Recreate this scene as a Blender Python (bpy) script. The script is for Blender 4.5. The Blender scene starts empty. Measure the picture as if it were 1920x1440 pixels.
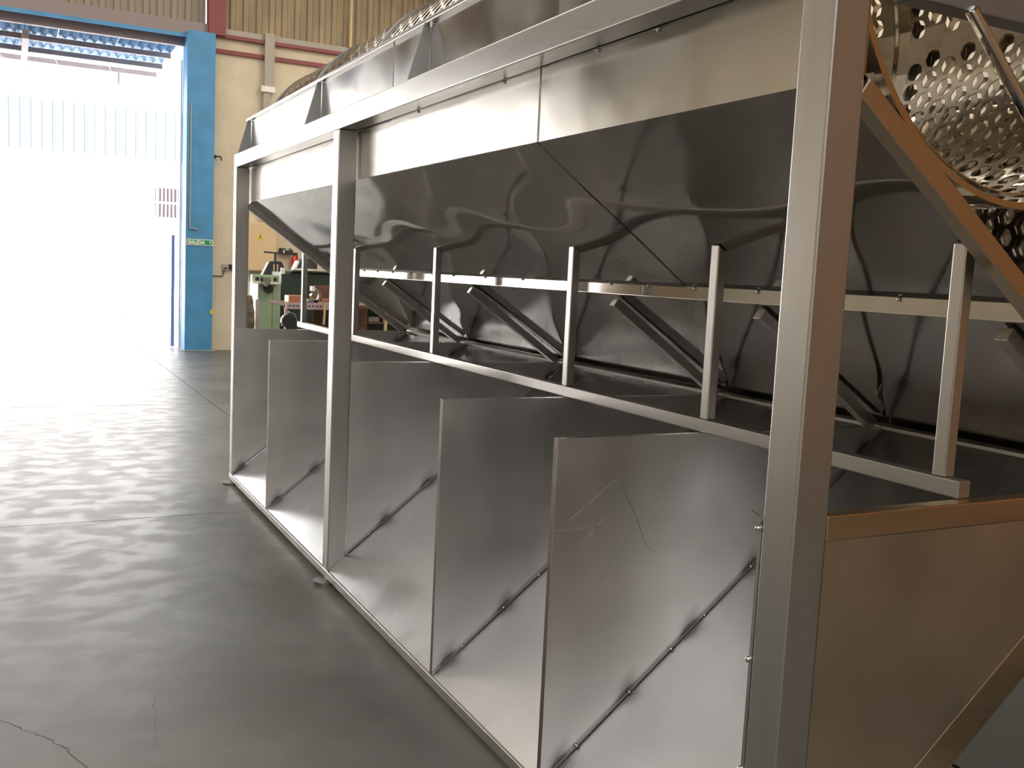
import bpy, bmesh, math, random
from mathutils import Vector, Matrix
random.seed(7)
C = bpy.context.scene.collection
SC = bpy.context.scene

# ------------------------------------------------------------------ camera
cam_d = bpy.data.cameras.new('camera')
cam_d.sensor_width = 36.0
cam_d.lens = 36.0 * 1840.0 / 1920.0
cam_d.clip_start = 0.05
cam_d.clip_end = 300
cam = bpy.data.objects.new('camera', cam_d)
C.objects.link(cam)
YAW, PITCH, ROLL = math.radians(27.228), math.radians(6.3045), math.radians(2.717)
fw = Vector((math.sin(YAW) * math.cos(PITCH), math.cos(YAW) * math.cos(PITCH), -math.sin(PITCH)))
rt = Vector((math.cos(YAW), -math.sin(YAW), 0))
up = rt.cross(fw)
r2 = math.cos(ROLL) * rt + math.sin(ROLL) * up
u2 = -math.sin(ROLL) * rt + math.cos(ROLL) * up
m = Matrix((r2, u2, -fw)).transposed().to_4x4()
m.translation = Vector((-1.4151, 0, 1.6))
cam.matrix_world = m
SC.camera = cam

# ------------------------------------------------------------------ world, sun, lights, exposure
SC.view_settings.view_transform = 'Standard'
SC.view_settings.look = 'None'
SC.view_settings.gamma = 1
SC.view_settings.use_curve_mapping = False
SC.view_settings.exposure = 0.0
w = bpy.data.worlds.new('world')
SC.world = w
w.use_nodes = True
nt = w.node_tree
nt.nodes.clear()
out = nt.nodes.new('ShaderNodeOutputWorld')
bg = nt.nodes.new('ShaderNodeBackground')
sky = nt.nodes.new('ShaderNodeTexSky')
sky.sky_type = 'NISHITA'
sky.sun_disc = False
sky.sun_elevation = math.radians(48)
sky.sun_rotation = math.radians(215)
sky.air_density = 1.0
sky.dust_density = 3.0
nt.links.new(sky.outputs[0], bg.inputs[0])
bg.inputs[1].default_value = 1.15
nt.links.new(bg.outputs[0], out.inputs[0])


def lamp(name, kind, loc, rot, energy, color=(1, 1, 1), size=None, size_y=None):
    d = bpy.data.lights.new(name, kind)
    d.energy = energy
    d.color = color
    if kind == 'AREA':
        d.shape = 'RECTANGLE'
        d.size = size
        d.size_y = size_y or size
    o = bpy.data.objects.new(name, d)
    C.objects.link(o)
    o.location = loc
    o.rotation_euler = rot
    return o


# the sun stands behind and left of the hall and lights the yard outside the door
s = lamp('sun', 'SUN', (0, 0, 20), (math.radians(44), 0, math.radians(-35)), 19.0, (1.0, 0.96, 0.9))
s.data.angle = math.radians(0.6)
# added fill lamps under the solid ceiling, standing in for unseen daylight openings
lamp('fill_light_far', 'AREA', (-2.0, 12.5, 7.7), (0, 0, 0), 480, (1.0, 0.93, 0.82), 9.0, 10.0)
lamp('fill_light_near', 'AREA', (-3.2, -3.0, 7.7), (0, 0, 0), 860, (1.0, 0.98, 0.96), 9.0, 7.0)
lamp('fill_light_right', 'AREA', (4.9, 11.0, 7.7), (0, 0, 0), 420, (1.0, 0.93, 0.82), 1.6, 9.0)
# portal in the big door opening (guides sampling only)
p = lamp('door_portal', 'AREA', (-3.6, 18.45, 2.6), (math.radians(-90), 0, 0), 1, (1, 1, 1), 9.8, 5.2)
p.data.cycles.is_portal = True


# ------------------------------------------------------------------ materials
def principled(name, color, rough=0.5, metal=0.0, noise=None, rvar=None, bump=None, scale=(1, 1, 1), spec=None):
    """noise=(scale, amount dark), rvar=(scale, amount), bump=(scale, strength, distance)"""
    mt = bpy.data.materials.new(name)
    mt.use_nodes = True
    n = mt.node_tree
    b = n.nodes['Principled BSDF']
    b.inputs['Base Color'].default_value = (*color, 1)
    b.inputs['Roughness'].default_value = rough
    b.inputs['Metallic'].default_value = metal
    if spec is not None:
        b.inputs['Specular IOR Level'].default_value = spec
    tc = n.nodes.new('ShaderNodeTexCoord')
    mp = n.nodes.new('ShaderNodeMapping')
    mp.inputs['Scale'].default_value = scale
    n.links.new(tc.outputs['Object'], mp.inputs[0])

    def nz(sc, det=2):
        t = n.nodes.new('ShaderNodeTexNoise')
        t.inputs['Scale'].default_value = sc
        t.inputs['Detail'].default_value = det
        n.links.new(mp.outputs[0], t.inputs[0])
        return t
    if noise:
        t = nz(noise[0])
        r = n.nodes.new('ShaderNodeMapRange')
        r.interpolation_type = 'SMOOTHERSTEP'
        r.inputs[1].default_value = 0.30
        r.inputs[2].default_value = 0.7
        r.inputs[3].default_value = 1.0
        r.inputs[4].default_value = 1.0 - noise[1]
        n.links.new(t.outputs[0], r.inputs[0])
        mx = n.nodes.new('ShaderNodeMix')
        mx.data_type = 'RGBA'
        mx.blend_type = 'MULTIPLY'
        mx.inputs[0].default_value = 1
        mx.inputs[6].default_value = (*color, 1)
        n.links.new(r.outputs[0], mx.inputs[7])
        n.links.new(mx.outputs[2], b.inputs['Base Color'])
        mt['mixnode'] = mx.name
    if rvar:
        t = nz(rvar[0])
        r = n.nodes.new('ShaderNodeMapRange')
        r.interpolation_type = 'SMOOTHERSTEP'
        r.inputs[1].default_value = 0.2
        r.inputs[2].default_value = 0.8
        r.inputs[3].default_value = rough - rvar[1]
        r.inputs[4].default_value = rough + rvar[1]
        n.links.new(t.outputs[0], r.inputs[0])
        n.links.new(r.outputs[0], b.inputs['Roughness'])
    if bump:
        t = nz(bump[0], 3)
        bp = n.nodes.new('ShaderNodeBump')
        bp.inputs['Strength'].default_value = bump[1]
        bp.inputs['Distance'].default_value = bump[2]
        n.links.new(t.outputs[0], bp.inputs['Height'])
        n.links.new(bp.outputs[0], b.inputs['Normal'])
    return mt


STEEL = (0.55, 0.53, 0.50)
M = {}
M['tube'] = principled('brushed_steel_tube', STEEL, 0.34, 1, noise=(3, 0.12), rvar=(3, 0.03), scale=(4, 4, 0.4))
M['tube_y'] = principled('brushed_steel_tube_long', STEEL, 0.30, 1, noise=(3, 0.12), rvar=(3, 0.03), scale=(4, 0.4, 4))
M['plate'] = principled('brown_reflection_plate', (0.60, 0.50, 0.38), 0.36, 1, noise=(2.6, 0.14), rvar=(3.5, 0.05), )  # end panel steel; brown reflection of the surroundings put into its colour
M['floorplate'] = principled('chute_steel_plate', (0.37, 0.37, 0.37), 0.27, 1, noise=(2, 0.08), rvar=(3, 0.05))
M['sheet'] = principled('bright_steel_sheet', (0.44, 0.41, 0.37), 0.07, 1, noise=(2, 0.15), rvar=(2, 0.05))
M['band'] = principled('steel_band_sheet', (0.60, 0.57, 0.52), 0.20, 1, noise=(2.5, 0.10), rvar=(4, 0.06))
M['gusset'] = principled('dull_steel_gusset', (0.30, 0.30, 0.30), 0.5, 1)
M['drum'] = principled('perforated_steel', (0.58, 0.52, 0.43), 0.16, 1, rvar=(6, 0.05))
M['bead'] = principled('weld_bead', (0.62, 0.60, 0.56), 0.22, 1)
M['chrome'] = principled('chrome', (0.75, 0.78, 0.76), 0.08, 1)
M['concrete'] = principled('concrete_floor', (0.36, 0.35, 0.31), 0.42, 0, spec=0.32)
M['joint'] = principled('joint_dark', (0.07, 0.065, 0.06), 0.9)
M['beige'] = principled('beige_painted_block', (0.72, 0.62, 0.47), 0.8, 0, noise=(2, 0.08), bump=(14, 0.35, 0.02))
M['whitewall'] = principled('pale_painted_wall', (0.80, 0.72, 0.60), 0.8, 0)
M['brownwall'] = principled('brown_wall', (0.36, 0.17, 0.055), 0.8)
M['mat'] = principled('dark_shade_sheet', (0.035, 0.045, 0.045), 0.6)  # dark tone of the added floor sheet, painted shade
M['backwall'] = principled('grey_back_wall', (0.60, 0.59, 0.57), 0.8)
M['bluegrey'] = principled('blue_grey_paint', (0.16, 0.17, 0.34), 0.5)
M['fold'] = principled('dark_reflection_fold', (0.22, 0.18, 0.16), 0.5, 1)  # dark reddish reflection on the fold painted into the steel colour
M['endrail'] = principled('warm_reflection_rail', (0.68, 0.50, 0.32), 0.24, 1, noise=(3, 0.1), scale=(.6, 8, 8))  # orange reflection on the end rails painted as a base tint
M['smear'] = principled('dull_smear', (0.50, 0.48, 0.46), 0.6, 1)
M['sloperail'] = principled('brown_reflection_slope_rail', (0.56, 0.47, 0.34), 0.28, 1)  # same painted orange reflection, weaker, for the near hopper rail
M['clad'] = principled('tan_cladding', (0.40, 0.31, 0.19), 0.55, 0, noise=(3, 0.25), scale=(1, 1, 0.3))
M['cladgrey'] = principled('grey_brown_cladding', (0.30, 0.26, 0.21), 0.6, 0)
M['blue'] = principled('blue_painted_steel', (0.085, 0.32, 0.60), 0.45, 0, noise=(3, 0.15))
M['red'] = principled('dark_red_painted_steel', (0.24, 0.055, 0.06), 0.5)
M['mauve'] = principled('grey_mauve_beam', (0.30, 0.24, 0.24), 0.6)
M['grey'] = principled('grey_paint', (0.42, 0.38, 0.32), 0.6)
M['cabinet'] = principled('beige_cabinet', (0.75, 0.56, 0.33), 0.5)
M['yellow'] = principled('yellow_sticker', (0.75, 0.60, 0.05), 0.5)
M['black'] = principled('black_plastic', (0.03, 0.03, 0.03), 0.5)
M['white'] = principled('white_paint', (0.85, 0.85, 0.82), 0.5)
M['signgreen'] = principled('sign_green', (0.02, 0.30, 0.12), 0.5)
M['mgreen'] = principled('pale_green_machine', (0.42, 0.55, 0.36), 0.45, noise=(4, 0.1))
M['dgreen'] = principled('dark_green_machine', (0.035, 0.06, 0.045), 0.5)
M['extred'] = principled('extinguisher_red', (0.60, 0.03, 0.03), 0.35)
M['iron'] = principled('dark_iron', (0.07, 0.065, 0.065), 0.5, 0.4)
M['vise'] = principled('grey_cast_vise', (0.35, 0.37, 0.37), 0.35, 0.6)
M['copper'] = principled('copper_plate', (0.62, 0.28, 0.16), 0.4, 0.5)
M['wood'] = principled('worn_bench_wood', (0.20, 0.10, 0.07), 0.7, noise=(6, 0.3))
M['pinkpaint'] = principled('pale_pink_panel', (0.6, 0.45, 0.48), 0.6)
M['rope'] = principled('brown_reel', (0.20, 0.15, 0.10), 0.8, noise=(20, 0.4))
M['canopy'] = principled('blue_corrugated_canopy', (0.14, 0.30, 0.50), 0.45, 0)
M['facade'] = principled('white_facade', (0.86, 0.85, 0.83), 0.8)
M['paleblue'] = principled('pale_blue_cladding', (0.095, 0.15, 0.16), 0.6)
M['yard'] = principled('yard_concrete', (0.62, 0.60, 0.56), 0.8)
M['windark'] = principled('dark_window_bar', (0.022, 0.010, 0.014), 0.6)
M['palebin'] = principled('pale_green_bin', (0.55, 0.68, 0.55), 0.6)

# translucent roof sheet strip of the canopy
mt = bpy.data.materials.new('translucent_sheet')
mt.use_nodes = True
b = mt.node_tree.nodes['Principled BSDF']
b.inputs['Base Color'].default_value = (0.8, 0.85, 0.88, 1)
b.inputs['Transmission Weight'].default_value = 0.8
b.inputs['Roughness'].default_value = 0.7
M['transl'] = mt


def heat_marks(mt):
    """heat tint and scorch blotches beside the weld that runs z = .075 + .793 x (local x,z of the plate)"""
    n = mt.node_tree
    b = n.nodes['Principled BSDF']
    tc = n.nodes.new('ShaderNodeTexCoord')
    sp = n.nodes.new('ShaderNodeSeparateXYZ')
    n.links.new(tc.outputs['Object'], sp.inputs[0])

    def mth(op, a, bb=None):
        q = n.nodes.new('ShaderNodeMath')
        q.operation = op
        for i, v in enumerate((a, bb)):
            if v is None:
                continue
            if isinstance(v, (int, float)):
                q.inputs[i].default_value = v
            else:
                n.links.new(v, q.inputs[i])
        return q.outputs[0]
    d = mth('SUBTRACT', mth('SUBTRACT', sp.outputs[2], 0.0), mth('MULTIPLY', sp.outputs[0], 0.793))
    ad = mth('ABSOLUTE', mth('SUBTRACT', d, 0.012))
    # blotches spaced along the weld
    ph = mth('MULTIPLY', sp.outputs[0], 27.0)
    wv = mth('MAXIMUM', mth('SINE', ph), 0.0)
    wv = mth('POWER', wv, 2.5)
    near = mth('MAXIMUM', mth('SUBTRACT', 1.0, mth('DIVIDE', ad, 0.075)), 0.0)
    near = mth('POWER', near, 1.5)
    line = mth('MAXIMUM', mth('SUBTRACT', 1.0, mth('DIVIDE', ad, 0.014)), 0.0)
    nz = n.nodes.new('ShaderNodeTexNoise')
    nz.inputs['Scale'].default_value = 9
    n.links.new(tc.outputs['Object'], nz.inputs[0])
    amt = mth('ADD', mth('MULTIPLY', mth('MULTIPLY', near, wv), 0.95), mth('MULTIPLY', line, 0.5))
    amt = mth('MINIMUM', mth('MULTIPLY', amt, mth('ADD', nz.outputs[0], 0.35)), 0.85)
    mx = n.nodes.new('ShaderNodeMix')
    mx.data_type = 'RGBA'
    n.links.new(amt, mx.inputs[0])
    old = b.inputs['Base Color'].links[0].from_socket
    n.links.new(old, mx.inputs[6])
    mx.inputs[7].default_value = (0.06, 0.05, 0.045, 1)
    n.links.new(mx.outputs[2], b.inputs['Base Color'])


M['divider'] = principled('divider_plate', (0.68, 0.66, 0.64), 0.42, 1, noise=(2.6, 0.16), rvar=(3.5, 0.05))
heat_marks(M['divider'])


def concrete(mt):
    n = mt.node_tree
    b = n.nodes['Principled BSDF']
    tc = n.nodes.new('ShaderNodeTexCoord')
    geo = n.nodes.new('ShaderNodeNewGeometry')

    def noise(sc, det, scale=(1, 1, 1), dist=0):
        mp = n.nodes.new('ShaderNodeMapping')
        mp.inputs['Scale'].default_value = scale
        n.links.new(geo.outputs['Position'], mp.inputs[0])
        t = n.nodes.new('ShaderNodeTexNoise')
        t.inputs['Scale'].default_value = sc
        t.inputs['Detail'].default_value = det
        t.inputs['Distortion'].default_value = dist
        n.links.new(mp.outputs[0], t.inputs[0])
        return t.outputs[0]
    a = noise(0.9, 8)
    cr = n.nodes.new('ShaderNodeValToRGB')
    e = cr.color_ramp.elements
    e[0].position = 0.3
    e[0].color = (0.085, 0.086, 0.075, 1)
    e[1].position = 0.72
    e[1].color = (0.165, 0.167, 0.155, 1)
    n.links.new(a, cr.inputs[0])
    n.links.new(cr.outputs[0], b.inputs['Base Color'])
    r = noise(5.0, 10, (1, 1.3, 1), 0.3)
    mr = n.nodes.new('ShaderNodeMapRange')
    mr.inputs[1].default_value = 0.38
    mr.inputs[2].default_value = 0.6
    mr.interpolation_type = 'SMOOTHERSTEP'
    mr.inputs[3].default_value = 0.35
    mr.inputs[4].default_value = 0.44
    n.links.new(r, mr.inputs[0])
    n.links.new(mr.outputs[0], b.inputs['Roughness'])
    bn = noise(45, 6, (1, 1.2, 1), 0.3)
    bp = n.nodes.new('ShaderNodeBump')
    bp.inputs['Strength'].default_value = 0.35
    bp.inputs['Distance'].default_value = 0.0007
    n.links.new(bn, bp.inputs['Height'])
    n.links.new(bp.outputs[0], b.inputs['Normal'])


concrete(M['concrete'])

# ------------------------------------------------------------------ mesh helpers
WO = {}


def obj(name, bm, mat, parent=None, origin=(0, 0, 0), smooth=False):
    """link bm (world coordinates) as one mesh whose origin sits at 'origin'"""
    origin = Vector(origin)
    bmesh.ops.translate(bm, verts=bm.verts, vec=-origin)
    bmesh.ops.recalc_face_normals(bm, faces=bm.faces)
    me = bpy.data.meshes.new(name)
    bm.to_mesh(me)
    bm.free()
    me.materials.append(mat)
    if smooth:
        for p_ in me.polygons:
            p_.use_smooth = True
    o = bpy.data.objects.new(name, me)
    C.objects.link(o)
    po = Vector((0, 0, 0))
    if parent is not None:
        o.parent = parent
        po = WO[parent.name]
    o.location = origin - po
    WO[o.name] = origin
    return o


def empty(name, loc, label, cat, group=None):
    o = bpy.data.objects.new(name, None)
    C.objects.link(o)
    o.location = loc
    o.empty_display_size = 0.2
    WO[o.name] = Vector(loc)
    o['label'] = label
    o['category'] = cat
    if group:
        o['group'] = group
    return o


def tag(o, label, cat, group=None):
    o['label'] = label
    o['category'] = cat
    if group:
        o['group'] = group
    return o


def struct(o):
    o['kind'] = 'structure'
    return o


def NB():
    return bmesh.new()


def add_box(bm, a, b, bevel=0.0, seg=2):
    r = bmesh.ops.create_cube(bm, size=1)
    vs = r['verts']
    for v in vs:
        v.co = Vector([(a[i] + b[i]) / 2 + v.co[i] * (b[i] - a[i]) for i in range(3)])
    if bevel:
        es = list({e for v in vs for e in v.link_edges})
        bmesh.ops.bevel(bm, geom=es, offset=bevel, segments=seg, affect='EDGES', profile=0.5)
    return vs


def bx(name, a, b, mat, parent=None, bevel=0.0, smooth=False):
    bm = NB()
    add_box(bm, a, b, bevel)
    org = ((a[0] + b[0]) / 2, (a[1] + b[1]) / 2, min(a[2], b[2]))
    return obj(name, bm, mat, parent, org, smooth)


def add_beam(bm, p0, p1, w_, h_, side=(0, 1, 0), bevel=0.0):
    """rectangular bar from p0 to p1; w_ along 'side', h_ along the other normal"""
    p0, p1 = Vector(p0), Vector(p1)
    d = (p1 - p0)
    L = d.length
    d.normalize()
    s_ = Vector(side)
    s_ = (s_ - s_.dot(d) * d).normalized()
    t_ = d.cross(s_)
    r = bmesh.ops.create_cube(bm, size=1)
    vs = r['verts']
    for v in vs:
        c = v.co.copy()
        v.co = (p0 + p1) / 2 + d * c.x * L + s_ * c.y * w_ + t_ * c.z * h_
    if bevel:
        es = list({e for v in vs for e in v.link_edges})
        bmesh.ops.bevel(bm, geom=es, offset=bevel, segments=2, affect='EDGES', profile=0.5)


def beam(name, p0, p1, w_, h_, mat, parent=None, side=(0, 1, 0), bevel=0.0):
    bm = NB()
    add_beam(bm, p0, p1, w_, h_, side, bevel)
    return obj(name, bm, mat, parent, (Vector(p0) + Vector(p1)) / 2)


def add_cyl(bm, p0, p1, r0, r1=None, n=20, caps=True):
    p0, p1 = Vector(p0), Vector(p1)
    d = p1 - p0
    q = d.to_track_quat('Z', 'Y').to_matrix().to_4x4()
    mtx = Matrix.Translation((p0 + p1) / 2) @ q
    bmesh.ops.create_cone(bm, cap_ends=caps, segments=n, radius1=r0, radius2=r0 if r1 is None else r1, depth=d.length, matrix=mtx)


def cyl(name, p0, p1, r0, mat, parent=None, r1=None, n=20, smooth=False):
    bm = NB()
    add_cyl(bm, p0, p1, r0, r1, n)
    return obj(name, bm, mat, parent, p0, smooth)


def add_prism(bm, pts, axis, a, b):
    """polygon pts in the two other axes, extruded along axis from a to b"""
    def mk(p_, v):
        if axis == 1:
            return Vector((p_[0], v, p_[1]))
        if axis == 0:
            return Vector((v, p_[0], p_[1]))
        return Vector((p_[0], p_[1], v))
    A = [bm.verts.new(mk(p_, a)) for p_ in pts]
    B = [bm.verts.new(mk(p_, b)) for p_ in pts]
    bm.faces.new(A)
    bm.faces.new(B[::-1])
    n = len(pts)
    for i in range(n):
        bm.faces.new((A[i], B[i], B[(i + 1) % n], A[(i + 1) % n]))


def prism(name, pts, axis, a, b, mat, parent=None, origin=None):
    bm = NB()
    add_prism(bm, pts, axis, a, b)
    if origin is None:
        p_ = pts[0]
        origin = (p_[0], a, p_[1]) if axis == 1 else ((a, p_[0], p_[1]) if axis == 0 else (p_[0], p_[1], a))
    return obj(name, bm, mat, parent, origin)


def add_ball(bm, c, r, n=8):
    bmesh.ops.create_icosphere(bm, subdivisions=2, radius=r, matrix=Matrix.Translation(c))


def wavy(name, o, ux, uy, nx, ny, amp, seed, mat, parent, freq=(1.0, 1.0), thick=0.003, fade=True, cont=False):
    """thin sheet spanned by o + a*ux + b*uy whose surface is gently buckled"""
    o, ux, uy = Vector(o), Vector(ux), Vector(uy)
    nrm = ux.cross(uy).normalized()
    rnd = random.Random(seed)
    comps = [(rnd.uniform(.5, 2.6) * freq[0], rnd.uniform(.4, 1.8) * freq[1], rnd.uniform(0, 6.28), rnd.uniform(.4, 1)) for _ in range(7)]
    bm = NB()
    L1, L2 = ux.length, uy.length
    g = []
    for j in range(ny + 1):
        row = []
        for i in range(nx + 1):
            a, b_ = i / nx, j / ny
            h = sum(c[3] * math.sin(c[0] * (a * L1 + (o.y if cont else 0)) * 3.1 + c[1] * b_ * L2 * 3.1 * (1 if k % 2 else -1) + c[2]) for k, c in enumerate(comps)) / 4
            f = 1.0
            if fade:
                f = max(0, math.sin(math.pi * b_)) ** 1.5
                f *= 1.0 if cont else min(1, 6 * a, 6 * (1 - a))
            row.append(bm.verts.new(o + ux * a + uy * b_ + nrm * h * amp * f))
        g.append(row)
    for j in range(ny):
        for i in range(nx):
            bm.faces.new((g[j][i], g[j][i + 1], g[j + 1][i + 1], g[j + 1][i]))
    ob = obj(name, bm, mat, parent, o, True)
    md = ob.modifiers.new('thickness', 'SOLIDIFY')
    md.thickness = thick
    md.offset = -1 if thick > 0 else 1
    es = ob.modifiers.new('crisp_edges', 'EDGE_SPLIT')
    es.split_angle = math.radians(30)
    return ob


# ------------------------------------------------------------------ building shell
YW = 18.30      # inner face of the end wall
XL, XR, YB, ZC = -11.0, 6.2, -7.0, 7.9

fl = struct(bx('floor', (XL - .3, YB - .3, -0.30), (XR + .3, YW + .4, -0.012), M['joint']))
xs_ = [XL, -4.4, 0.62, XR]
ys_ = [YB, 1.3, 6.31, 11.3, YW + .4]
for i in range(3):
    for j in range(4):
        g = 0.004
        bx('floor_slab', (xs_[i] + g, ys_[j] + g, -0.012), (xs_[i + 1] - g, ys_[j + 1] - g, 0.0), M['concrete'], fl)


def crack(pts, wd=0.004):
    bm = NB()
    prev = None
    rnd = random.Random(len(pts))
    P = []
    for a, b_ in zip(pts, pts[1:]):
        for k in range(8):
            t = k / 8
            P.append((a[0] + (b_[0] - a[0]) * t + rnd.uniform(-.008, .008), a[1] + (b_[1] - a[1]) * t + rnd.uniform(-.008, .008)))
    for i, (x, y) in enumerate(P):
        j = min(i + 1, len(P) - 1)
        i0 = max(i - 1, 0)
        d = Vector((P[j][0] - P[i0][0], P[j][1] - P[i0][1])).normalized()
        nn = Vector((-d.y, d.x)) * wd * rnd.uniform(.3, 1) * .5
        cur = (bm.verts.new((x + nn.x, y + nn.y, 0.0008)), bm.verts.new((x - nn.x, y - nn.y, 0.0008)))
        if prev:
            bm.faces.new((prev[0], cur[0], cur[1], prev[1]))
        prev = cur
    return obj('crack', bm, M['joint'], fl, (P[0][0], P[0][1], 0.0008))


crack([(-1.62, 3.75), (-1.46, 3.64), (-1.36, 3.50), (-1.27, 3.36), (-1.21, 3.18), (-1.17, 3.0)])
crack([(-0.95, 3.65), (-0.98, 3.45), (-1.0, 3.2)], 0.002)
crack([(-2.3, 7.9), (-1.9, 7.6), (-1.6, 7.75), (-1.1, 7.4)], 0.003)

struct(bx('wall_left', (XL - .3, YB, 0), (XL, YW, ZC), M['beige']))
wr = struct(bx('wall_right', (XR, 4.0, 0), (XR + .3, YW, ZC), M['whitewall']))
bx('brown_wall_section', (XR, YB, 0), (XR + .3, 4.0, ZC), M['brownwall'], wr)
struct(bx('wall_back', (XL, YB - .3, 0), (XR, YB, ZC), M['backwall']))
struct(bx('ceiling', (XL - .3, YB - .3, ZC), (XR + .3, YW + .4, ZC + .2), M['cladgrey']))

# end wall: block wall right of the door, short return far left, cladding above
wf = struct(bx('wall_front', (1.60, YW, 0), (XR, YW + .25, 5.62), M['beige']))
bx('wall_pier', (XL, YW, 0), (-8.6, YW + .25, 5.45), M['beige'], wf)
# corrugated cladding: one sheet per metre, each with four raised ribs


def clad_sheet(x0, x1, z0, z1, mat, ybase=YW + .1):
    bm = NB()
    pitch = (x1 - x0) / 4
    pts = []
    for k in range(4):
        a = x0 + k * pitch
        pts += [(a, 0), (a + pitch * .42, 0), (a + pitch * .52, -.045), (a + pitch * .86, -.045), (a + pitch * .96, 0)]
    pts.append((x1 - 0.004, 0))
    prev = None
    for x, y in pts:
        cur = [bm.verts.new((x, ybase + y, z0)), bm.verts.new((x, ybase + y, z1)), bm.verts.new((x, ybase + .1, z1)), bm.verts.new((x, ybase + .1, z0))]
        if prev:
            for q in range(4):
                bm.faces.new((prev[q], cur[q], cur[(q + 1) % 4], prev[(q + 1) % 4]))
        prev = cur
    return obj('cladding_sheet', bm, mat, wf, (x0, ybase, z0))


x = 1.98
while x < XR:
    clad_sheet(x, min(x + .92, XR), 5.60, ZC, M['clad'])
    x += .92
x = 1.68
while x > XL:
    clad_sheet(max(x - .92, XL), x, 5.66, ZC, M['cladgrey'])
    x -= .92

# blue door column, beams, jamb
co = struct(bx('trim_1', (1.33, YW - .22, 0), (1.80, YW + .28, 5.52), M['blue'], bevel=.006))
bx('base_plate', (1.27, YW - .26, 0), (1.86, YW + .3, .012), M['grey'], co)
bx('sliding_door_rail', (1.30, YW + .28, 0), (1.33, YW + .34, 5.1), M['white'], co)
bm = NB()
add_cyl(bm, (1.40, YW - .24, 4.3), (1.40, YW - .24, 2.16), .012, n=8)
add_cyl(bm, (1.40, YW - .24, 2.16), (1.52, YW - .24, 2.14), .012, n=8)
obj('drop_bolt', bm, M['grey'], co, (1.40, YW - .24, 2.2))
bx('hasp', (1.76, YW - .25, .66), (1.80, YW - .22, .74), M['yellow'], co)
struct(bx('trim_2', (1.69, YW - .15, 5.52), (1.98, YW + .1, ZC), M['red'], bevel=.004))
t3 = struct(bx('trim_3', (XL, YW - .06, 5.46), (1.69, YW + .1, 5.70), M['mauve']))
bx('blue_edge_tube', (XL, YW - .12, 5.42), (1.34, YW - .06, 5.475), M['blue'], t3)
bx('lintel_web', (XL, YW + .10, 5.30), (1.33, YW + .20, 5.46), M['mauve'], t3)
t4 = struct(bx('trim_4', (1.80, YW - .06, 5.56), (XR, YW + .06, 5.66), M['grey']))
bx('red_flange', (1.80, YW - .09, 5.50), (XR, YW + .04, 5.56), M['red'], t4)
struct(bx('trim_5', (1.80, YW - .05, 5.24), (XR, YW, 5.31), M['red']))
d1 = struct(bx('door_1', (1.235, YW + .75, 0), (1.29, YW + .80, 2.05), M['bluegrey']))
# downpipe and wall conduit
dp = empty('duct', (2.74, YW - .1, 4.2), 'tall grey boxed duct running down the beige wall beside the blue column', 'duct')
bx('wide_casing', (2.67, YW - .14, 4.75), (2.84, YW - .09, 5.68), M['grey'], dp)
bx('collar', (2.62, YW - .15, 4.66), (2.86, YW - .06, 4.76), M['white'], dp)
bx('narrow_pipe', (2.66, YW - .12, 2.4), (2.78, YW - .04, 4.66), M['grey'], dp)
tag(cyl('conduit', (4.25, YW - .09, 5.66), (4.25, YW - .09, 7.8), .025, M['cabinet'], None, n=8),
    'thin pale conduit rising over the tan corrugated cladding', 'pipe')

# exit sign
sg = empty('exit_sign', (1.57, YW - .235, 1.86), 'small green and white SALIDA sign on the blue door column', 'sign')
bx('sign_board', (1.345, YW - .235, 1.865), (1.795, YW - .222, 1.975), M['white'], sg)
bx('green_field', (1.36, YW - .238, 1.878), (1.78, YW - .235, 1.962), M['signgreen'], sg)


def text(body, size, loc, mat, parent, name='lettering', rot=(math.pi / 2, 0, 0), ext=0.001):
    cu = bpy.data.curves.new(name, 'FONT')
    cu.body = body
    cu.size = size
    cu.extrude = ext
    cu.offset = size * 0.055
    cu.resolution_u = 3
    cu.align_x = 'LEFT'
    tmp = bpy.data.objects.new(name + '_curve', cu)
    C.objects.link(tmp)
    bpy.context.view_layer.update()
    me = bpy.data.meshes.new_from_object(tmp.evaluated_get(bpy.context.evaluated_depsgraph_get()))
    bpy.data.objects.remove(tmp)
    bpy.data.curves.remove(cu)
    me.name = name
    me.materials.clear()
    me.materials.append(mat)
    o = bpy.data.objects.new(name, me)
    C.objects.link(o)
    o.parent = parent
    o.location = Vector(loc) - WO[parent.name]
    o.rotation_euler = rot
    return o


text('SALIDA', .085, (1.375, YW - .240, 1.89), M['white'], sg)
bm = NB()
add_box(bm, (1.735, YW - .241, 1.90), (1.750, YW - .239, 1.935))
add_box(bm, (1.745, YW - .241, 1.93), (1.768, YW - .239, 1.94))
add_ball(bm, (1.742, YW - .240, 1.948), .008)
obj('running_figure_symbol', bm, M['white'], sg, (1.74, YW - .24, 1.90))

# wall sockets and cable
so = empty('wall_socket', (2.08, YW, 1.45), 'small double socket box on the beige wall with a cable from the column', 'socket')
bx('socket_box', (2.00, YW - .05, 1.45), (2.10, YW, 1.56), M['grey'], so, .004)
bx('switch_box', (2.12, YW - .05, 1.46), (2.22, YW, 1.56), M['black'], so, .004)
bx('socket_face', (2.02, YW - .053, 1.47), (2.08, YW - .05, 1.50), M['black'], so)
bm = NB()
add_cyl(bm, (1.80, YW - .02, 1.34), (2.01, YW - .02, 1.34), .008, n=6)
add_cyl(bm, (2.01, YW - .02, 1.34), (2.04, YW - .02, 1.46), .008, n=6)
obj('cable', bm, M['black'], so, (1.8, YW - .02, 1.34))
hk = empty('wall_hook', (1.86, YW, 3.5), 'small dark hook on the beige wall right of the blue column', 'hook')
bm = NB()
add_cyl(bm, (1.84, YW, 3.45), (1.93, YW - .10, 3.45), .012, n=6)
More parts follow.
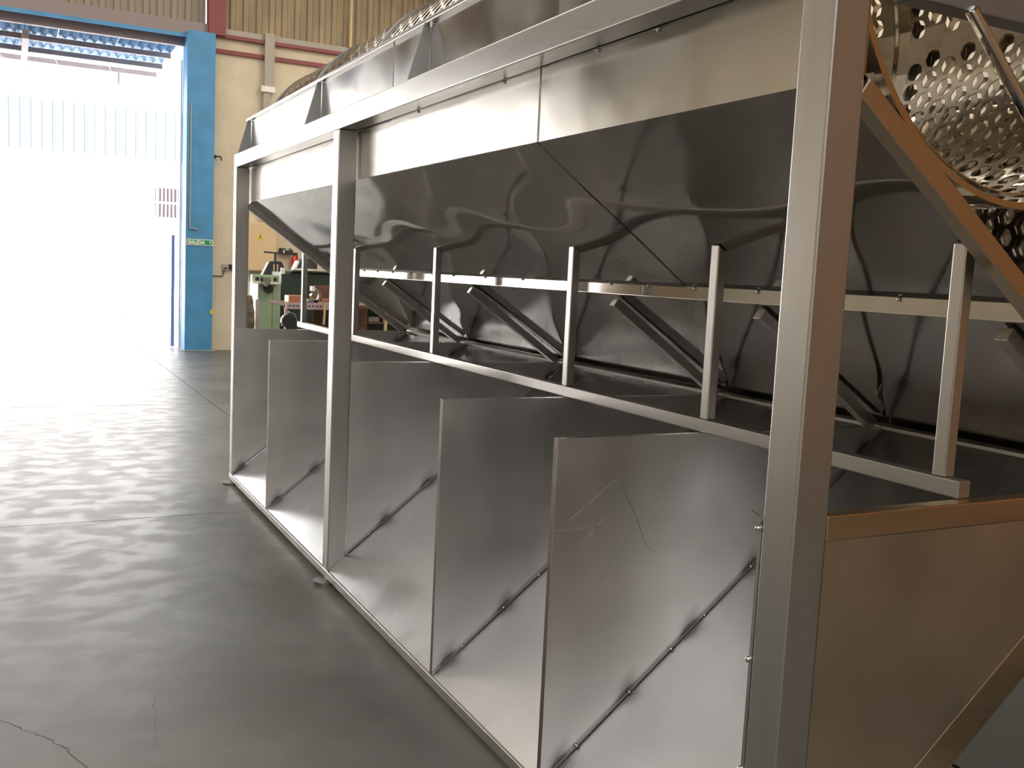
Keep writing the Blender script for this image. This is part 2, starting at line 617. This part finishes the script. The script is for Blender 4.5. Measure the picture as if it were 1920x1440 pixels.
add_cyl(bm, (1.93, YW - .10, 3.45), (1.95, YW - .10, 3.38), .012, n=6)
obj('hook_arm', bm, M['black'], hk, (1.84, YW, 3.45))
bx('hook_plate', (1.82, YW - .01, 3.42), (1.87, YW, 3.48), M['black'], hk)

# ------------------------------------------------------------------ outside: yard, canopy, facade
yd = struct(bx('ground', (-40, YW + .4, -.3), (40, 60, -.02), M['yard']))
fc = struct(bx('wall_outside', (-22, 34, 0), (8.3, 34.4, 12), M['facade']))
x = -22.0
k = 0
while x < 8.2:
    x1 = min(x + .30, 8.3)
    bx('cladding_rib', (x, 33.955, 4.75), (x1 - .12, 33.979, 6.3), M['paleblue'], fc)
    x = x1
    k += 1
bx('cladding_band', (-22, 33.98, 4.75), (8.3, 34.0, 6.3), M['paleblue'], fc)
wn = struct(bx('window_1', (2.75, 33.97, 2.9), (3.6, 34.02, 4.0), M['facade']))
for r_ in range(2):
    for i in range(7):
        xx = 2.78 + i * .118
        bx('window_bar', (xx, 33.93, 2.95 + r_ * .5), (xx + (.065 if 0 < i < 6 else .02), 33.97, 3.38 + r_ * .5), M['windark'], wn)
# canopy over the door: corrugated sheets on purlins, translucent strip at the outer edge
cp = empty('canopy', (-3.5, 20.4, 5.4), 'blue corrugated canopy over the bright doorway with a white outer edge', 'canopy')


def canopy_z(y):
    return 5.40 - (y - 18.6) * .01


def corr(name, x0, x1, y0, y1, mat, pitch=.16, amp=.03, z=0.0):
    bm = NB()
    n = int((x1 - x0) / pitch * 6)
    prev = None
    for i in range(n + 1):
        xx = x0 + (x1 - x0) * i / n
        h = amp * math.sin(xx / pitch * 2 * math.pi)
        cur = [bm.verts.new((xx, y0, canopy_z(y0) + h + z)), bm.verts.new((xx, y1, canopy_z(y1) + h + z))]
        if prev:
            bm.faces.new((prev[0], cur[0], cur[1], prev[1]))
        prev = cur
    o = obj(name, bm, mat, cp, ((x0 + x1) / 2, y0, canopy_z(y0)), True)
    md = o.modifiers.new('t', 'SOLIDIFY')
    md.thickness = .004
    return o


xx = 1.28
while xx > -9:
    corr('corrugated_sheet', xx - .95, xx, 18.75, 20.85, M['canopy'])
    corr('translucent_sheet', xx - .95, xx, 20.85, 21.5, M['transl'])
    xx -= .96
for yy in (19.5, 20.6, 21.5):
    beam('purlin', (-9, yy, canopy_z(yy) - .09), (1.25, yy, canopy_z(yy) - .09), .08, .09, M['mauve'], cp)
for xx in (-4.2, -1.15):
    beam('rafter', (xx, 18.75, canopy_z(18.75) - .2), (xx, 21.7, canopy_z(21.7) - .2), .10, .14, M['mauve'], cp, side=(1, 0, 0))
beam('edge_fascia', (-9, 21.75, canopy_z(21.75) - .16), (1.3, 21.75, canopy_z(21.75) - .16), .04, .22, M['white'], cp)
cyl('support_rod', (.55, 21.6, canopy_z(21.6) - .35), (.55, 21.6, canopy_z(21.6) - .02), .02, M['grey'], cp, n=8)
# pale bin in the yard
pb = empty('waste_bin', (1.15, 27.3, -.02), 'pale waste bin standing in the blown-out yard beyond the door', 'bin')
prism('bin_body', [(.72, .1), (1.46, .1), (1.56, 1.0), (.62, 1.0)], 1, 27.0, 27.7, M['palebin'], pb)
bx('bin_lid', (.58, 26.95, 1.0), (1.60, 27.75, 1.07), M['palebin'], pb, .01)
for xx in (.8, 1.38):
    cyl('wheel', (xx - .03, 27.1, .07), (xx + .03, 27.1, .07), .09, M['grey'], pb, n=14)

# ------------------------------------------------------------------ the stainless machine
W = 0.092
YN, YM, YF = 1.47, 4.69, 7.103
ZT, ZB = 2.354, 0.071
mc = empty('drum_screen_machine', (0.75, 4.3, 0), 'long unfinished stainless steel machine frame with hopper, open chute bays and perforated drum', 'machine')


def floor_z(x_):
    return 0.076 + .793 * x_


XS, ZD = 1.336, 1.1345
MX = XS + .20        # rear posts
# posts
for y in (YN, YM, YF):
    o = bx('front_post', (0, y, .072), (W, y + W, ZT - W - .001), M['tube'], mc, .005)
    bx('rear_post', (MX, y, .072), (MX + W, y + W, ZT - .2), M['tube'], mc, .005)
bx('top_rail', (0, YN, ZT - W), (W, YF + W, ZT), M['tube_y'], mc, .005)
bx('rear_top_rail', (MX, YN, ZT - .2), (MX + W, YF + W, ZT - .2 + W), M['tube_y'], mc, .005)
bx('bottom_rail', (-.002, YN + W, .032), (.03, YF + W, ZB), M['tube_y'], mc, .003)
# feet
for y in (YN, YM, YF):
    for xx in (.02, MX + .03):
        f = bx('foot_plate', (xx - .018, y + .005, .045), (xx + .06, y + W - .005, .072), M['tube'], mc, .002)
        cyl('foot_stem', (xx - .01, y + .05, .012), (xx - .01, y + .05, .046), .014, M['chrome'], f, n=12)
        cyl('foot_pad', (xx - .01, y + .05, .0), (xx - .01, y + .05, .014), .065, M['gusset'], f, n=24)

# chute floor sheets between the dividers
DV = [7.098, 6.02, 4.69, 3.30, 2.442, 1.575]
for a, b_ in zip(DV[1:], DV[:-1]):
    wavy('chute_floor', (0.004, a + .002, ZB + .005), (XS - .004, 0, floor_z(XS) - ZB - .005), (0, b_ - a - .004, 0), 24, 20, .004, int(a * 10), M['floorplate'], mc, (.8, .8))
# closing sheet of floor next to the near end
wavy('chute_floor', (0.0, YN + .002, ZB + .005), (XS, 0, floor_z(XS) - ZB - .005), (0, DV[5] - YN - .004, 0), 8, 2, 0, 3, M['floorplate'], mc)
# floor stiffener under the joint of the slope
beam('rear_cross_tube', (XS + .03, YN, ZD - .02), (XS + .03, YF + W, ZD - .02), .05, .05, M['tube_y'], mc, side=(1, 0, 0), bevel=.003)


def divider(y, x0=0.0, front_flange=True):
    z0 = floor_z(x0)
    bm = NB()
    add_prism(bm, [(x0, z0), (x0, ZD), (XS, ZD), (XS, floor_z(XS) - .0)], 1, y, y + .003)
    o = obj('divider', bm, M['divider'], mc, (0, y, .076))
    if front_flange:
        bx('front_fold', (x0 - .0005, y + .003, z0), (x0 + .002, y + .022, ZD - .001), M['fold'], o)
    bx('top_fold', (x0, y + .003, ZD - .003), (XS - .01, y + .022, ZD), M['band'], o)
    # weld seam and tack beads along the sloping foot
    beam('weld_seam', (x0 + .01, y - .002, floor_z(x0 + .01) + .004), (XS - .03, y - .002, floor_z(XS - .03) + .004), .004, .004, M['gusset'], o)
    rnd = random.Random(int(y * 100))
    xx = x0 + .12
    while xx < XS - .1:
        bm = NB()
        add_ball(bm, (xx, y - .004, floor_z(xx) + .004 + rnd.uniform(-.003, .003)), .006)
        obj('weld_bead', bm, M['bead'], o, (xx, y - .004, floor_z(xx)), True)
        xx += rnd.uniform(.12, .2)
    return o


divs = []
for i, y in enumerate(DV[:5]):
    divs.append(divider(y, W + .001 if i == 2 else 0.0, i != 2))


def scratch(pts, y, wd, mat, parent):
    """thin scored line on the plate"""
    bm = NB()
    for a, b_ in zip(pts, pts[1:]):
        add_beam(bm, (a[0], y, a[1]), (b_[0], y, b_[1]), .0004, wd)
    return obj('scratch', bm, mat, parent, (pts[0][0], y, pts[0][1]))


for k, pts in enumerate([
[(0.222, 1.009), (0.249, 0.954), (0.287, 0.888), (0.31, 0.846), (0.324, 0.808), (0.351, 0.778)] ,
[(0.351, 0.778), (0.401, 0.746)] ,
[(0.477, 0.649), (0.546, 0.583)] ,
[(0.615, 0.484), (0.645, 0.438)] ,
[(0.05, 0.885), (0.119, 0.934), (0.203, 0.999)] ,
[(0.004, 0.859), (0.152, 0.861)] ,
[(0.096, 0.808), (0.17, 0.88)] ,
[(0.164, 0.688), (0.279, 0.831)] ,
]):
    scratch(pts, DV[4] - .0004, (.0014, .0014, .002, .0014, .004, .005, .004, .0025)[k], M['band'] if k in (1, 2, 3) else M['smear'] if k > 3 else M['gusset'], divs[4])
# plate edge with weld beads behind the near post, with the little clip
ed = bx('post_flange', (.002, YN + W + .002, .076), (.022, YN + W + .012, ZD - .03), M['tube'], mc)
for z in (.55, .80, .31, 1.09):
    bm = NB()
    add_ball(bm, (.0, YN + W + .012, z), .007)
    obj('weld_bead', bm, M['bead'], ed, (0, YN + W + .012, z), True)
prism('clip', [(YN + W + .004, 1.100), (YN + W + .004, 1.118), (YN + W + .034, 1.124), (YN + W + .034, 1.108)], 0, -.004, .0, M['chrome'], ed)
# near end panel with its frame
XE = XS + .14
pts = [(W + .002, floor_z(W)), (W + .002, ZD - .055), (XE, ZD - .055), (XE, floor_z(XE) - .0)]
prism('end_panel', [(W + .002, floor_z(W) + .01), (W + .002, ZD - .055), (XS - .02, ZD - .055), (XS - .06, floor_z(XS - .06) + .01)][::-1], 1, YN + .003, YN + .006, M['plate'], mc)
bx('end_rail', (W + .001, YN + .001, ZD - .055), (MX - .001, YN + .042, ZD), M['endrail'], mc, .003)
beam('sloping_end_rail', (.045, YN + .03, floor_z(.045) + .088 - .048), (XS + .05, YN + .03, floor_z(XS + .05) - .008 + .048), .056, .098, M['endrail'], mc, bevel=.004)

# inner bar with struts
XB = .530
bx('inner_bar', (XB, 1.507, ZD + .001), (XB + .042, 7.40, ZD + .042), M['tube_y'], mc, .003)


def hop_z(x_):
    return 2.030 - .700 * (x_ - .1)


SY = [7.311, 6.068, 4.739, 3.354, 2.472, 1.585]
for y in SY:
    prism('strut', [(XB + .002, ZD + .043), (XB + .002, hop_z(XB + .002) - .004), (XB + .036, hop_z(XB + .036) - .004), (XB + .036, ZD + .043)], 1, y - .036, y, M['tube'], mc)
for o in [q for q in C.objects if q.name.startswith('strut')]:
    md = o.modifiers.new('b', 'BEVEL')
    md.width = .003
    md.segments = 2

# hopper: vertical band, then sheet sloping in to the lip
XP, Z1 = .100, 2.030
XLIP, ZLIP = .73, hop_z(.73)
YH0, YH1 = YN + .01, YF + .09
JY = 2.846
for a, b_, sd in ((YH0, JY, 5), (JY + .001, 4.228, 5), (4.229, YH1, 5)):
    wavy('hopper_band', (XP, a, Z1), (0, b_ - a, 0), (0, 0, 2.352 - Z1), int(20 * (b_ - a)), 8, .0025, sd, M['band'], mc, (.9, 1), -.003, cont=True)
for a, b_, sd in ((YH0, 2.743, 15), (2.744, 4.228, 15), (4.229, YH1, 15)):
    wavy('upper_band', (XP, a, 2.356), (0, b_ - a, 0), (0, 0, 2.590 - 2.356), int(20 * (b_ - a)), 6, .0025, sd, M['band'], mc, (.9, 1), -.003, cont=True)
bx('band_seam', (XP - .004, JY - .002, Z1), (XP, JY + .004, ZT - W), M['bead'], mc)
bx('cap_rail', (XP - .022, YH0, 2.590), (XP + .02, YH1, 2.608), M['tube_y'], mc, .003)
for a, b_, sd in ((YH0, JY, 22), (JY + .0008, YH1, 22)):
    wavy('hopper_sheet', (XP, a, Z1), (0, b_ - a, 0), (XLIP - XP, 0, ZLIP - Z1), int(26 * (b_ - a)), 24, .010, sd, M['sheet'], mc, (1.0, 1.4), .003, cont=True)
bx('hopper_lip', (XLIP - .002, YH0, 1.548), (XLIP + .001, YH1, ZLIP + .002), M['sheet'], mc)
bx('lip_return', (XLIP, YH0, 1.546), (XLIP + .03, YH1, 1.549), M['band'], mc)
rnd = random.Random(4)
y = 1.9
while y < 6.9:
    bm = NB()
    add_ball(bm, (XLIP - .005, y, ZLIP - .004), .006)
    obj('weld_bead', bm, M['bead'], mc, (XLIP - .005, y, ZLIP), True)
    y += rnd.uniform(.25, .45)
for y in (1.75, 2.2, 2.5, 3.1, 3.9):
    bm = NB()
    add_ball(bm, (XP - .004, y, ZT - W - .006), .006)
    obj('weld_bead', bm, M['bead'], mc, (XP - .004, y, ZT - W), True)
# end frames of the hopper
for y in (YN + .001, YF + .045):
    x0, x1 = .096, .80
    beam('hopper_end_rail', (x0, y + .02, hop_z(x0) - .028), (x1, y + .02, hop_z(x1) - .028), .04, .046, M['sloperail'] if y < 3 else M['tube'], mc, bevel=.003)

# ceiling sheet of the chutes: lip -> joint, stiffened by the sloping bars
CX0, CZ0 = .735, 1.548
for a, b_, sd in zip([YN + .03] + DV[4::-1], DV[4::-1] + [YF + .08], range(40, 50)):
    if b_ - a < .02:
        continue
    wavy('chute_ceiling', (CX0, a, CZ0), (0, b_ - a - .002, 0), (XS + .01 - CX0, 0, ZD + .004 - CZ0), int(22 * (b_ - a)) + 1, 16, .006, sd, M['sheet'], mc, (1.1, 1.3), .003)
beam('joint_angle', (XS - .012, YN + .05, ZD - .004), (XS - .012, YF, ZD - .004), .03, .012, M['bead'], mc, side=(1, 0, 0))
SL = (ZD - CZ0) / (XS - CX0)
for y in DV[:5] + [1.56]:
    x0, x1 = CX0 + .01, XS - .045
    nx, nz = SL, -1
    k = .022
    beam('sloping_brace', (x0 - .012, y + .02, CZ0 + SL * (x0 - CX0) - .026), (x1 - .012, y + .02, CZ0 + SL * (x1 - CX0) - .026), .035, .038, M['tube'], mc, bevel=.003)

# rear side of the hopper
wavy('rear_hopper_sheet', (1.42, YN + .01, 2.23), (0, YF + .06 - YN, 0), (1.06 - 1.42, 0, 1.50 - 2.23), 90, 14, .006, 77, M['sheet'], mc, (.9, 1.1), .003)
bx('rear_hopper_rim', (1.41, YN + .01, 2.225), (1.45, YF + .07, 2.25), M['tube_y'], mc, .003)
# gussets
for y in (7.10, 5.35, 3.80, 2.2):
    prism('gusset', [(.006, ZT + .001), (.072, 2.589), (.094, 2.589), (.097, ZT + .001)], 1, y, y + .004, M['gusset'], mc)

# ------------------------------------------------------------------ perforated drum (inside the hopper)
DX, DZ, DR = .75, 2.412, .590
DY0, DY1 = 1.60, 7.02


def perforated(y0, y1, margin, name, DR, phase=0.0):
    """rolled sheet with staggered round holes; plain strips along the seams"""
    bm = NB()
    pitch = .071
    ncol = int(round(2 * math.pi * DR / pitch))
    ncol -= ncol % 2
    dth = 2 * math.pi / ncol
    rowh = pitch * .9
    nrow = max(1, int((y1 - y0 - 2 * margin) / rowh))
    rowh = (y1 - y0 - 2 * margin) / nrow
    hr = .030
    K = 12

    def P(th, y):
        return (DX - DR * math.cos(th), y, DZ + DR * math.sin(th))

    def cell(th0, y_0, hole):
        thc, yc = th0 + dth / 2, y_0 + rowh / 2
        w2, h2 = dth / 2, rowh / 2
        bd = [(w2, 0), (w2, h2 * .58), (w2 * .98, h2), (0.0, h2), (-w2 * .98, h2), (-w2, h2 * .58), (-w2, 0), (-w2, -h2 * .58), (-w2 * .98, -h2), (0, -h2), (w2 * .98, -h2), (w2, -h2 * .58)]
        bd[2] = (w2, h2)
        bd[4] = (-w2, h2)
        bd[8] = (-w2, -h2)
        bd[10] = (w2, -h2)
        if not hole:
            f = [bm.verts.new(P(thc + q[0], yc + q[1])) for q in (bd[2], bd[4], bd[8], bd[10])]
            bm.faces.new(f)
            return
        angs = [math.atan2(q[1], q[0] * DR) for q in bd]
        o_ = [bm.verts.new(P(thc + q[0], yc + q[1])) for q in bd]
        i_ = [bm.verts.new(P(thc + hr * math.cos(a) / DR, yc + hr * math.sin(a))) for a in angs]
        for k in range(K):
            bm.faces.new((o_[k], o_[(k + 1) % K], i_[(k + 1) % K], i_[k]))
    for j in range(nrow):
        off = (dth / 2 if j % 2 else 0) + phase * dth
        for i in range(ncol):
            plain = i in (0, ncol // 2 - 1)
            cell(i * dth + off, y0 + margin + j * rowh, not plain)
    # plain end bands
    for a, b_ in ((y0, y0 + margin), (y1 - margin, y1)):
        ring = [[bm.verts.new(P(i * dth, v)) for i in range(ncol)] for v in (a, b_)]
        for i in range(ncol):
            bm.faces.new((ring[0][i], ring[0][(i + 1) % ncol], ring[1][(i + 1) % ncol], ring[1][i]))
    # normals straight out
    o = Vector((0.75, 4.3, 0))
    bmesh.ops.remove_doubles(bm, verts=bm.verts, dist=1e-5)
    ob = obj(name, bm, M['drum'], mc, (DX, y0, DZ), False)
    md = ob.modifiers.new('t', 'SOLIDIFY')
    md.thickness = .003
    return ob


seg = [DY0, 2.52, 3.66, 4.80, 5.92, DY1]
for a, b_ in zip(seg, seg[1:]):
    perforated(a + .01, b_ - .01, .045, 'drum_screen', DR - .03)
    perforated(a + .012, b_ - .012, .045, 'outer_screen', DR, .35)


def hoop(name, y, t, r0, r1, mat, n=72):
    bm = NB()
    rings = []
    for (r_, yy) in ((r0, y), (r1, y), (r1, y + t), (r0, y + t)):
        rings.append([bm.verts.new((DX - r_ * math.cos(2 * math.pi * i / n), yy, DZ + r_ * math.sin(2 * math.pi * i / n))) for i in range(n)])
    for k in range(4):
        for i in range(n):
            bm.faces.new((rings[k][i], rings[k][(i + 1) % n], rings[(k + 1) % 4][(i + 1) % n], rings[(k + 1) % 4][i]))
    return obj(name, bm, mat, mc, (DX, y, DZ))


for y in seg[1:-1]:
    hoop('drum_hoop', y - .02, .04, DR - .004, DR + .010, M['gusset'])
hoop('drum_end_ring', DY0 - .012, .02, DR - .010, DR + .006, M['drum'])
hoop('drum_end_ring', DY1 - .008, .02, DR - .012, DR + .006, M['gusset'])
# cross beam and spoke at the near end of the drum
bx('drum_cross_beam', (.36, 1.60, 2.245), (1.30, 1.66, 2.305), M['gusset'], mc, .004)
beam('drum_spoke', (.532, 1.60, 2.252), (1.00, 1.60, 1.83), .024, .028, M['chrome'], mc, bevel=.008)

# ------------------------------------------------------------------ workshop things seen behind the frame
cb = empty('electrical_cabinet', (2.66, YW - .2, 1.46), 'beige wall cabinet with a yellow warning triangle', 'cabinet')
bx('cabinet_body', (2.40, YW - .22, 1.46), (2.93, YW - .002, 2.335), M['cabinet'], cb, .006)
bx('cabinet_door', (2.415, YW - .232, 1.475), (2.90, YW - .22, 2.32), M['cabinet'], cb, .003)
o = prism('warning_triangle', [(2.565, 2.03), (2.685, 2.03), (2.625, 2.15)], 1, YW - .236, YW - .232, M['yellow'], cb)
prism('bolt_symbol', [(2.628, 2.12), (2.605, 2.075), (2.622, 2.077), (2.615, 2.04), (2.645, 2.085), (2.628, 2.083)], 1, YW - .2375, YW - .236, M['black'], o)
bx('conduit_stub', (2.44, YW - .08, .9), (2.47, YW - .05, 1.46), M['white'], cb)

ex = empty('fire_extinguisher', (3.29, YW - .2, 1.2), 'red fire extinguisher hanging on the beige wall right of the cabinet', 'extinguisher')
cyl('cylinder_body', (3.29, YW - .10, 1.42), (3.29, YW - .10, 1.70), .062, M['extred'], ex, n=20)
cyl('cylinder_shoulder', (3.29, YW - .10, 1.70), (3.29, YW - .10, 1.78), .062, M['extred'], ex, r1=.02, n=20)
bx('valve', (3.25, YW - .13, 1.78), (3.34, YW - .07, 1.83), M['black'], ex)
cyl('hose', (3.33, YW - .10, 1.80), (3.38, YW - .12, 1.52), .012, M['black'], ex, n=8)
lb = empty('wall_lamp', (3.14, YW, 1.85), 'small dark fitting with a bright tip on the wall above the extinguisher', 'lamp')
bx('lamp_body', (3.02, YW - .12, 1.80), (3.24, YW - .002, 1.90), M['black'], lb, .01)
bx('lamp_tip', (3.12, YW - .14, 1.84), (3.17, YW - .12, 1.89), M['white'], lb)

gm = empty('shaping_machine', (1.52, 12.8, 0), 'pale green upright machine tool with a slotted head right of the far post', 'machine tool')
bx('column', (1.364, 12.5, .1), (1.545, 13.0, 1.36), M['mgreen'], gm, .008)
bx('side_column', (1.551, 12.51, .1), (1.648, 13.0, 1.36), M['mgreen'], gm, .008)
bx('base', (1.34, 12.44, 0), (1.67, 13.05, .12), M['mgreen'], gm, .01)
bx('seam_strip', (1.545, 12.52, .12), (1.551, 12.9, 1.35), M['black'], gm)
hd = bx('slotted_head', (1.267, 12.40, 1.365), (1.605, 12.50, 1.462), M['mgreen'], gm, .004)
for a, b_ in ((1.305, 1.352), (1.372, 1.395), (1.475, 1.495), (1.53, 1.575)):
    bx('slot', (a, 12.396, 1.385), (b_, 12.401, 1.430), M['black'], hd)
for a, b_ in ((1.268, 1.355), (1.485, 1.575)):
    bx('slot_lip', (a, 12.36, 1.350), (b_, 12.40, 1.378), M['white'], hd)
prism('tool_block', [(1.385, 1.435), (1.485, 1.435), (1.47, 1.36), (1.44, 1.315), (1.41, 1.33)], 1, 12.34, 12.39, M['vise'], gm)
bm = NB()
add_cyl(bm, (1.490, 12.44, 1.285), (1.490, 12.49, 1.285), .055, n=20)
obj('clamp_disc', bm, M['iron'], gm, (1.49, 12.46, 1.285))
bx('small_plate', (1.40, 12.42, 1.295), (1.45, 12.5, 1.325), M['iron'], gm)

bp = empty('fly_press', (1.80, 13.5, 0), 'dark fly press with a long horizontal handle above the pale green machine', 'press')
prism('press_frame', [(1.63, 1.44), (1.72, 1.625), (1.74, 1.64), (1.87, 1.64), (1.89, 1.62), (1.96, 1.47), (1.90, 1.44)], 1, 13.42, 13.52, M['iron'], bp)
prism('frame_edge', [(1.615, 1.44), (1.705, 1.625), (1.72, 1.625), (1.63, 1.44)], 1, 13.42, 13.52, M['vise'], bp)
bx('press_stand', (1.70, 13.38, 0), (1.92, 13.6, 1.44), M['dgreen'], bp)
for xx in (1.765, 1.815):
    bx('guide_bar', (xx, 13.405, 1.44), (xx + .018, 13.419, 1.60), M['cabinet'], bp)
cyl('screw', (1.802, 13.47, 1.64), (1.802, 13.47, 1.76), .016, M['iron'], bp, n=12)
beam('handle', (1.645, 13.47, 1.757), (2.02, 13.47, 1.745), .022, .022, M['iron'], bp)
bx('handle_weight', (1.92, 13.43, 1.735), (2.04, 13.51, 1.80), M['iron'], bp, .006)

gb = empty('machine_housing', (2.1, 12.9, 0), 'dark green boxy machine housing beside the pale green column', 'machine')
bx('housing_body', (1.705, 12.7, 0), (2.45, 13.25, 1.51), M['dgreen'], gb, .02)
bx('housing_lid', (1.83, 12.66, 1.51), (2.47, 13.28, 1.535), M['dgreen'], gb, .01)
bx('lid_trim', (1.85, 12.66, 1.537), (2.12, 12.8, 1.56), M['white'], gb)
bx('side_switch', (1.69, 12.66, 1.48), (1.74, 12.70, 1.56), M['white'], gb)
prism('grey_hood', [(1.92, 1.562), (1.96, 1.65), (2.04, 1.70), (2.2, 1.70), (2.2, 1.562)], 1, 12.8, 12.95, M['iron'], gb)
prism('hood_trim', [(1.895, 1.562), (1.94, 1.66), (1.96, 1.65), (1.92, 1.562)], 1, 12.79, 12.95, M['white'], gb)

wb = empty('workbench', (2.0, 11.6, 0), 'old workbench with a slotted pale edge in front of the dark housing', 'workbench')
BZ = 1.165
bx('bench_top', (1.40, 11.2, BZ - .04), (2.65, 12.0, BZ), M['wood'], wb, .004)
er = bx('edge_rail', (1.39, 11.17, BZ - .065), (2.2, 11.198, BZ + .01), M['pinkpaint'], wb)
for k in range(9):
    bx('rail_slot', (1.42 + k * .045, 11.168, BZ - .035), (1.445 + k * .045, 11.171, BZ - .020), M['iron'], er)
for xx in (1.392, 2.05, 2.60):
    bx('bench_leg', (xx, 11.22, 0), (xx + .03, 11.26, BZ - .05), M['cabinet'], wb)
bx('shelf', (1.43, 11.25, .55), (2.6, 11.95, .58), M['wood'], wb)
tag(bx('wooden_board', (1.95, 12.03, 0), (2.65, 12.06, BZ + .20), M['wood'], None), 'brown wooden board standing upright behind the workbench', 'board')
tag(bx('copper_block', (1.45, 11.3, BZ + .001), (1.645, 11.5, BZ + .085), M['copper'], None, .006), 'copper coloured block lying on the workbench', 'block')
vs = empty('bench_vise', (1.74, 11.35, BZ + .002), 'grey cast bench vise with a round jaw on the workbench', 'vise')
bx('vise_base', (1.69, 11.27, BZ + .0045), (1.80, 11.42, BZ + .05), M['vise'], vs, .01)
bm = NB()
for k in range(8):
    a = math.radians(75 - k * 20)
    b2 = math.radians(75 - (k + 1) * 20)
    add_beam(bm, (1.735 + .075 * math.cos(a), 11.30, BZ + .095 + .075 * math.sin(a)), (1.735 + .075 * math.cos(b2), 11.30, BZ + .095 + .075 * math.sin(b2)), .06, .026)
obj('curved_jaw', bm, M['vise'], vs, (1.74, 11.3, BZ + .1))
bx('upper_jaw', (1.715, 11.27, BZ + .14), (1.75, 11.38, BZ + .20), M['white'], vs, .006)
cyl('screw_knob', (1.725, 11.22, BZ + .09), (1.725, 11.30, BZ + .09), .035, M['chrome'], vs, n=16)
hm = empty('hammer', (1.83, 11.12, .93), 'hammer with a pale wooden handle hanging on the workbench front', 'hammer')
cyl('hammer_handle', (1.822, 11.13, .93), (1.832, 11.13, 1.20), .013, M['cabinet'], hm, n=8)
bx('hammer_head', (1.80, 11.11, 1.20), (1.865, 11.15, 1.23), M['copper'], hm, .005)
gr = empty('bench_grinder', (1.40, 11.05, 0), 'round dark grinder with a pale guard on a foot before the bench', 'grinder')
bm = NB()
add_cyl(bm, (1.393, 11.00, .965), (1.393, 11.08, .965), .078, n=24)
obj('grinding_wheel', bm, M['black'], gr, (1.393, 11.0, .965))
bm = NB()
for k in range(9):
    a = math.radians(215 - k * 27)
    b2 = math.radians(215 - (k + 1) * 27)
    if k in (4, 5):
        continue
    add_beam(bm, (1.393 + .088 * math.cos(a), 11.04, .965 + .088 * math.sin(a)), (1.393 + .088 * math.cos(b2), 11.04, .965 + .088 * math.sin(b2)), .06, .012)
add_beam(bm, (1.385, 11.04, 1.072), (1.47, 11.04, 1.045), .04, .012)
obj('wheel_guard', bm, M['vise'], gr, (1.393, 11.04, .965))
bx('grinder_foot', (1.36, 11.04, .0), (1.43, 11.10, .92), M['iron'], gr)
bl = empty('ribbed_barrel', (1.12, 12.1, 0), 'brown ribbed barrel half hidden behind the far post', 'barrel')
bm = NB()
prof = [(.085, 0.55)] + [(.085 + .035 * math.sin(math.pi * k / 10) + (.006 if k % 2 else 0), .55 + .66 * k / 10) for k in range(1, 10)] + [(.085, 1.21)]
for (ra, za), (rb, zb_) in zip(prof, prof[1:]):
    bmesh.ops.create_cone(bm, cap_ends=True, segments=24, radius1=ra, radius2=rb, depth=zb_ - za, matrix=Matrix.Translation((1.115, 12.1, (za + zb_) / 2)))
obj('barrel_body', bm, M['rope'], bl, (1.115, 12.1, .55))
bx('barrel_stand', (1.03, 12.02, 0), (1.20, 12.18, .549), M['iron'], bl)
tag(bx('pink_board', (1.262, 12.15, 0), (1.300, 12.17, 1.16), M['pinkpaint'], None), 'narrow pale pink board standing left of the green machine', 'board')
tb = empty('tool_rack', (3.1, 12.9, 0), 'low dark rack with wooden box and parts seen under the chute braces', 'rack')
bx('rack_body', (2.5, 12.6, 0), (4.2, 13.1, 1.10), M['dgreen'], tb, .01)
bx('rack_shelf', (2.48, 12.3, 1.10), (4.22, 13.15, 1.13), M['wood'], tb)
bx('small_crate', (2.50, 12.42, .93), (2.76, 12.58, 1.0), M['cabinet'], tb, .004)
bx('lower_shelf', (2.5, 12.38, .88), (4.2, 12.59, .90), M['wood'], tb)
for k in range(5):
    bx('tray', (2.80 + k * .2, 12.42, .902), (2.95 + k * .2, 12.58, .97 + .03 * (k % 2)), M['copper'] if k % 2 else M['vise'], tb, .004)
tag(bx('floor_shade_sheet', (1.45, .2, .001), (4.6, 3.4, .012), M['mat'], None, .003), 'dark sheet added for the shade on the floor under the near end of the machine', 'mat')  # added dark sheet stands in for the shaded floor here
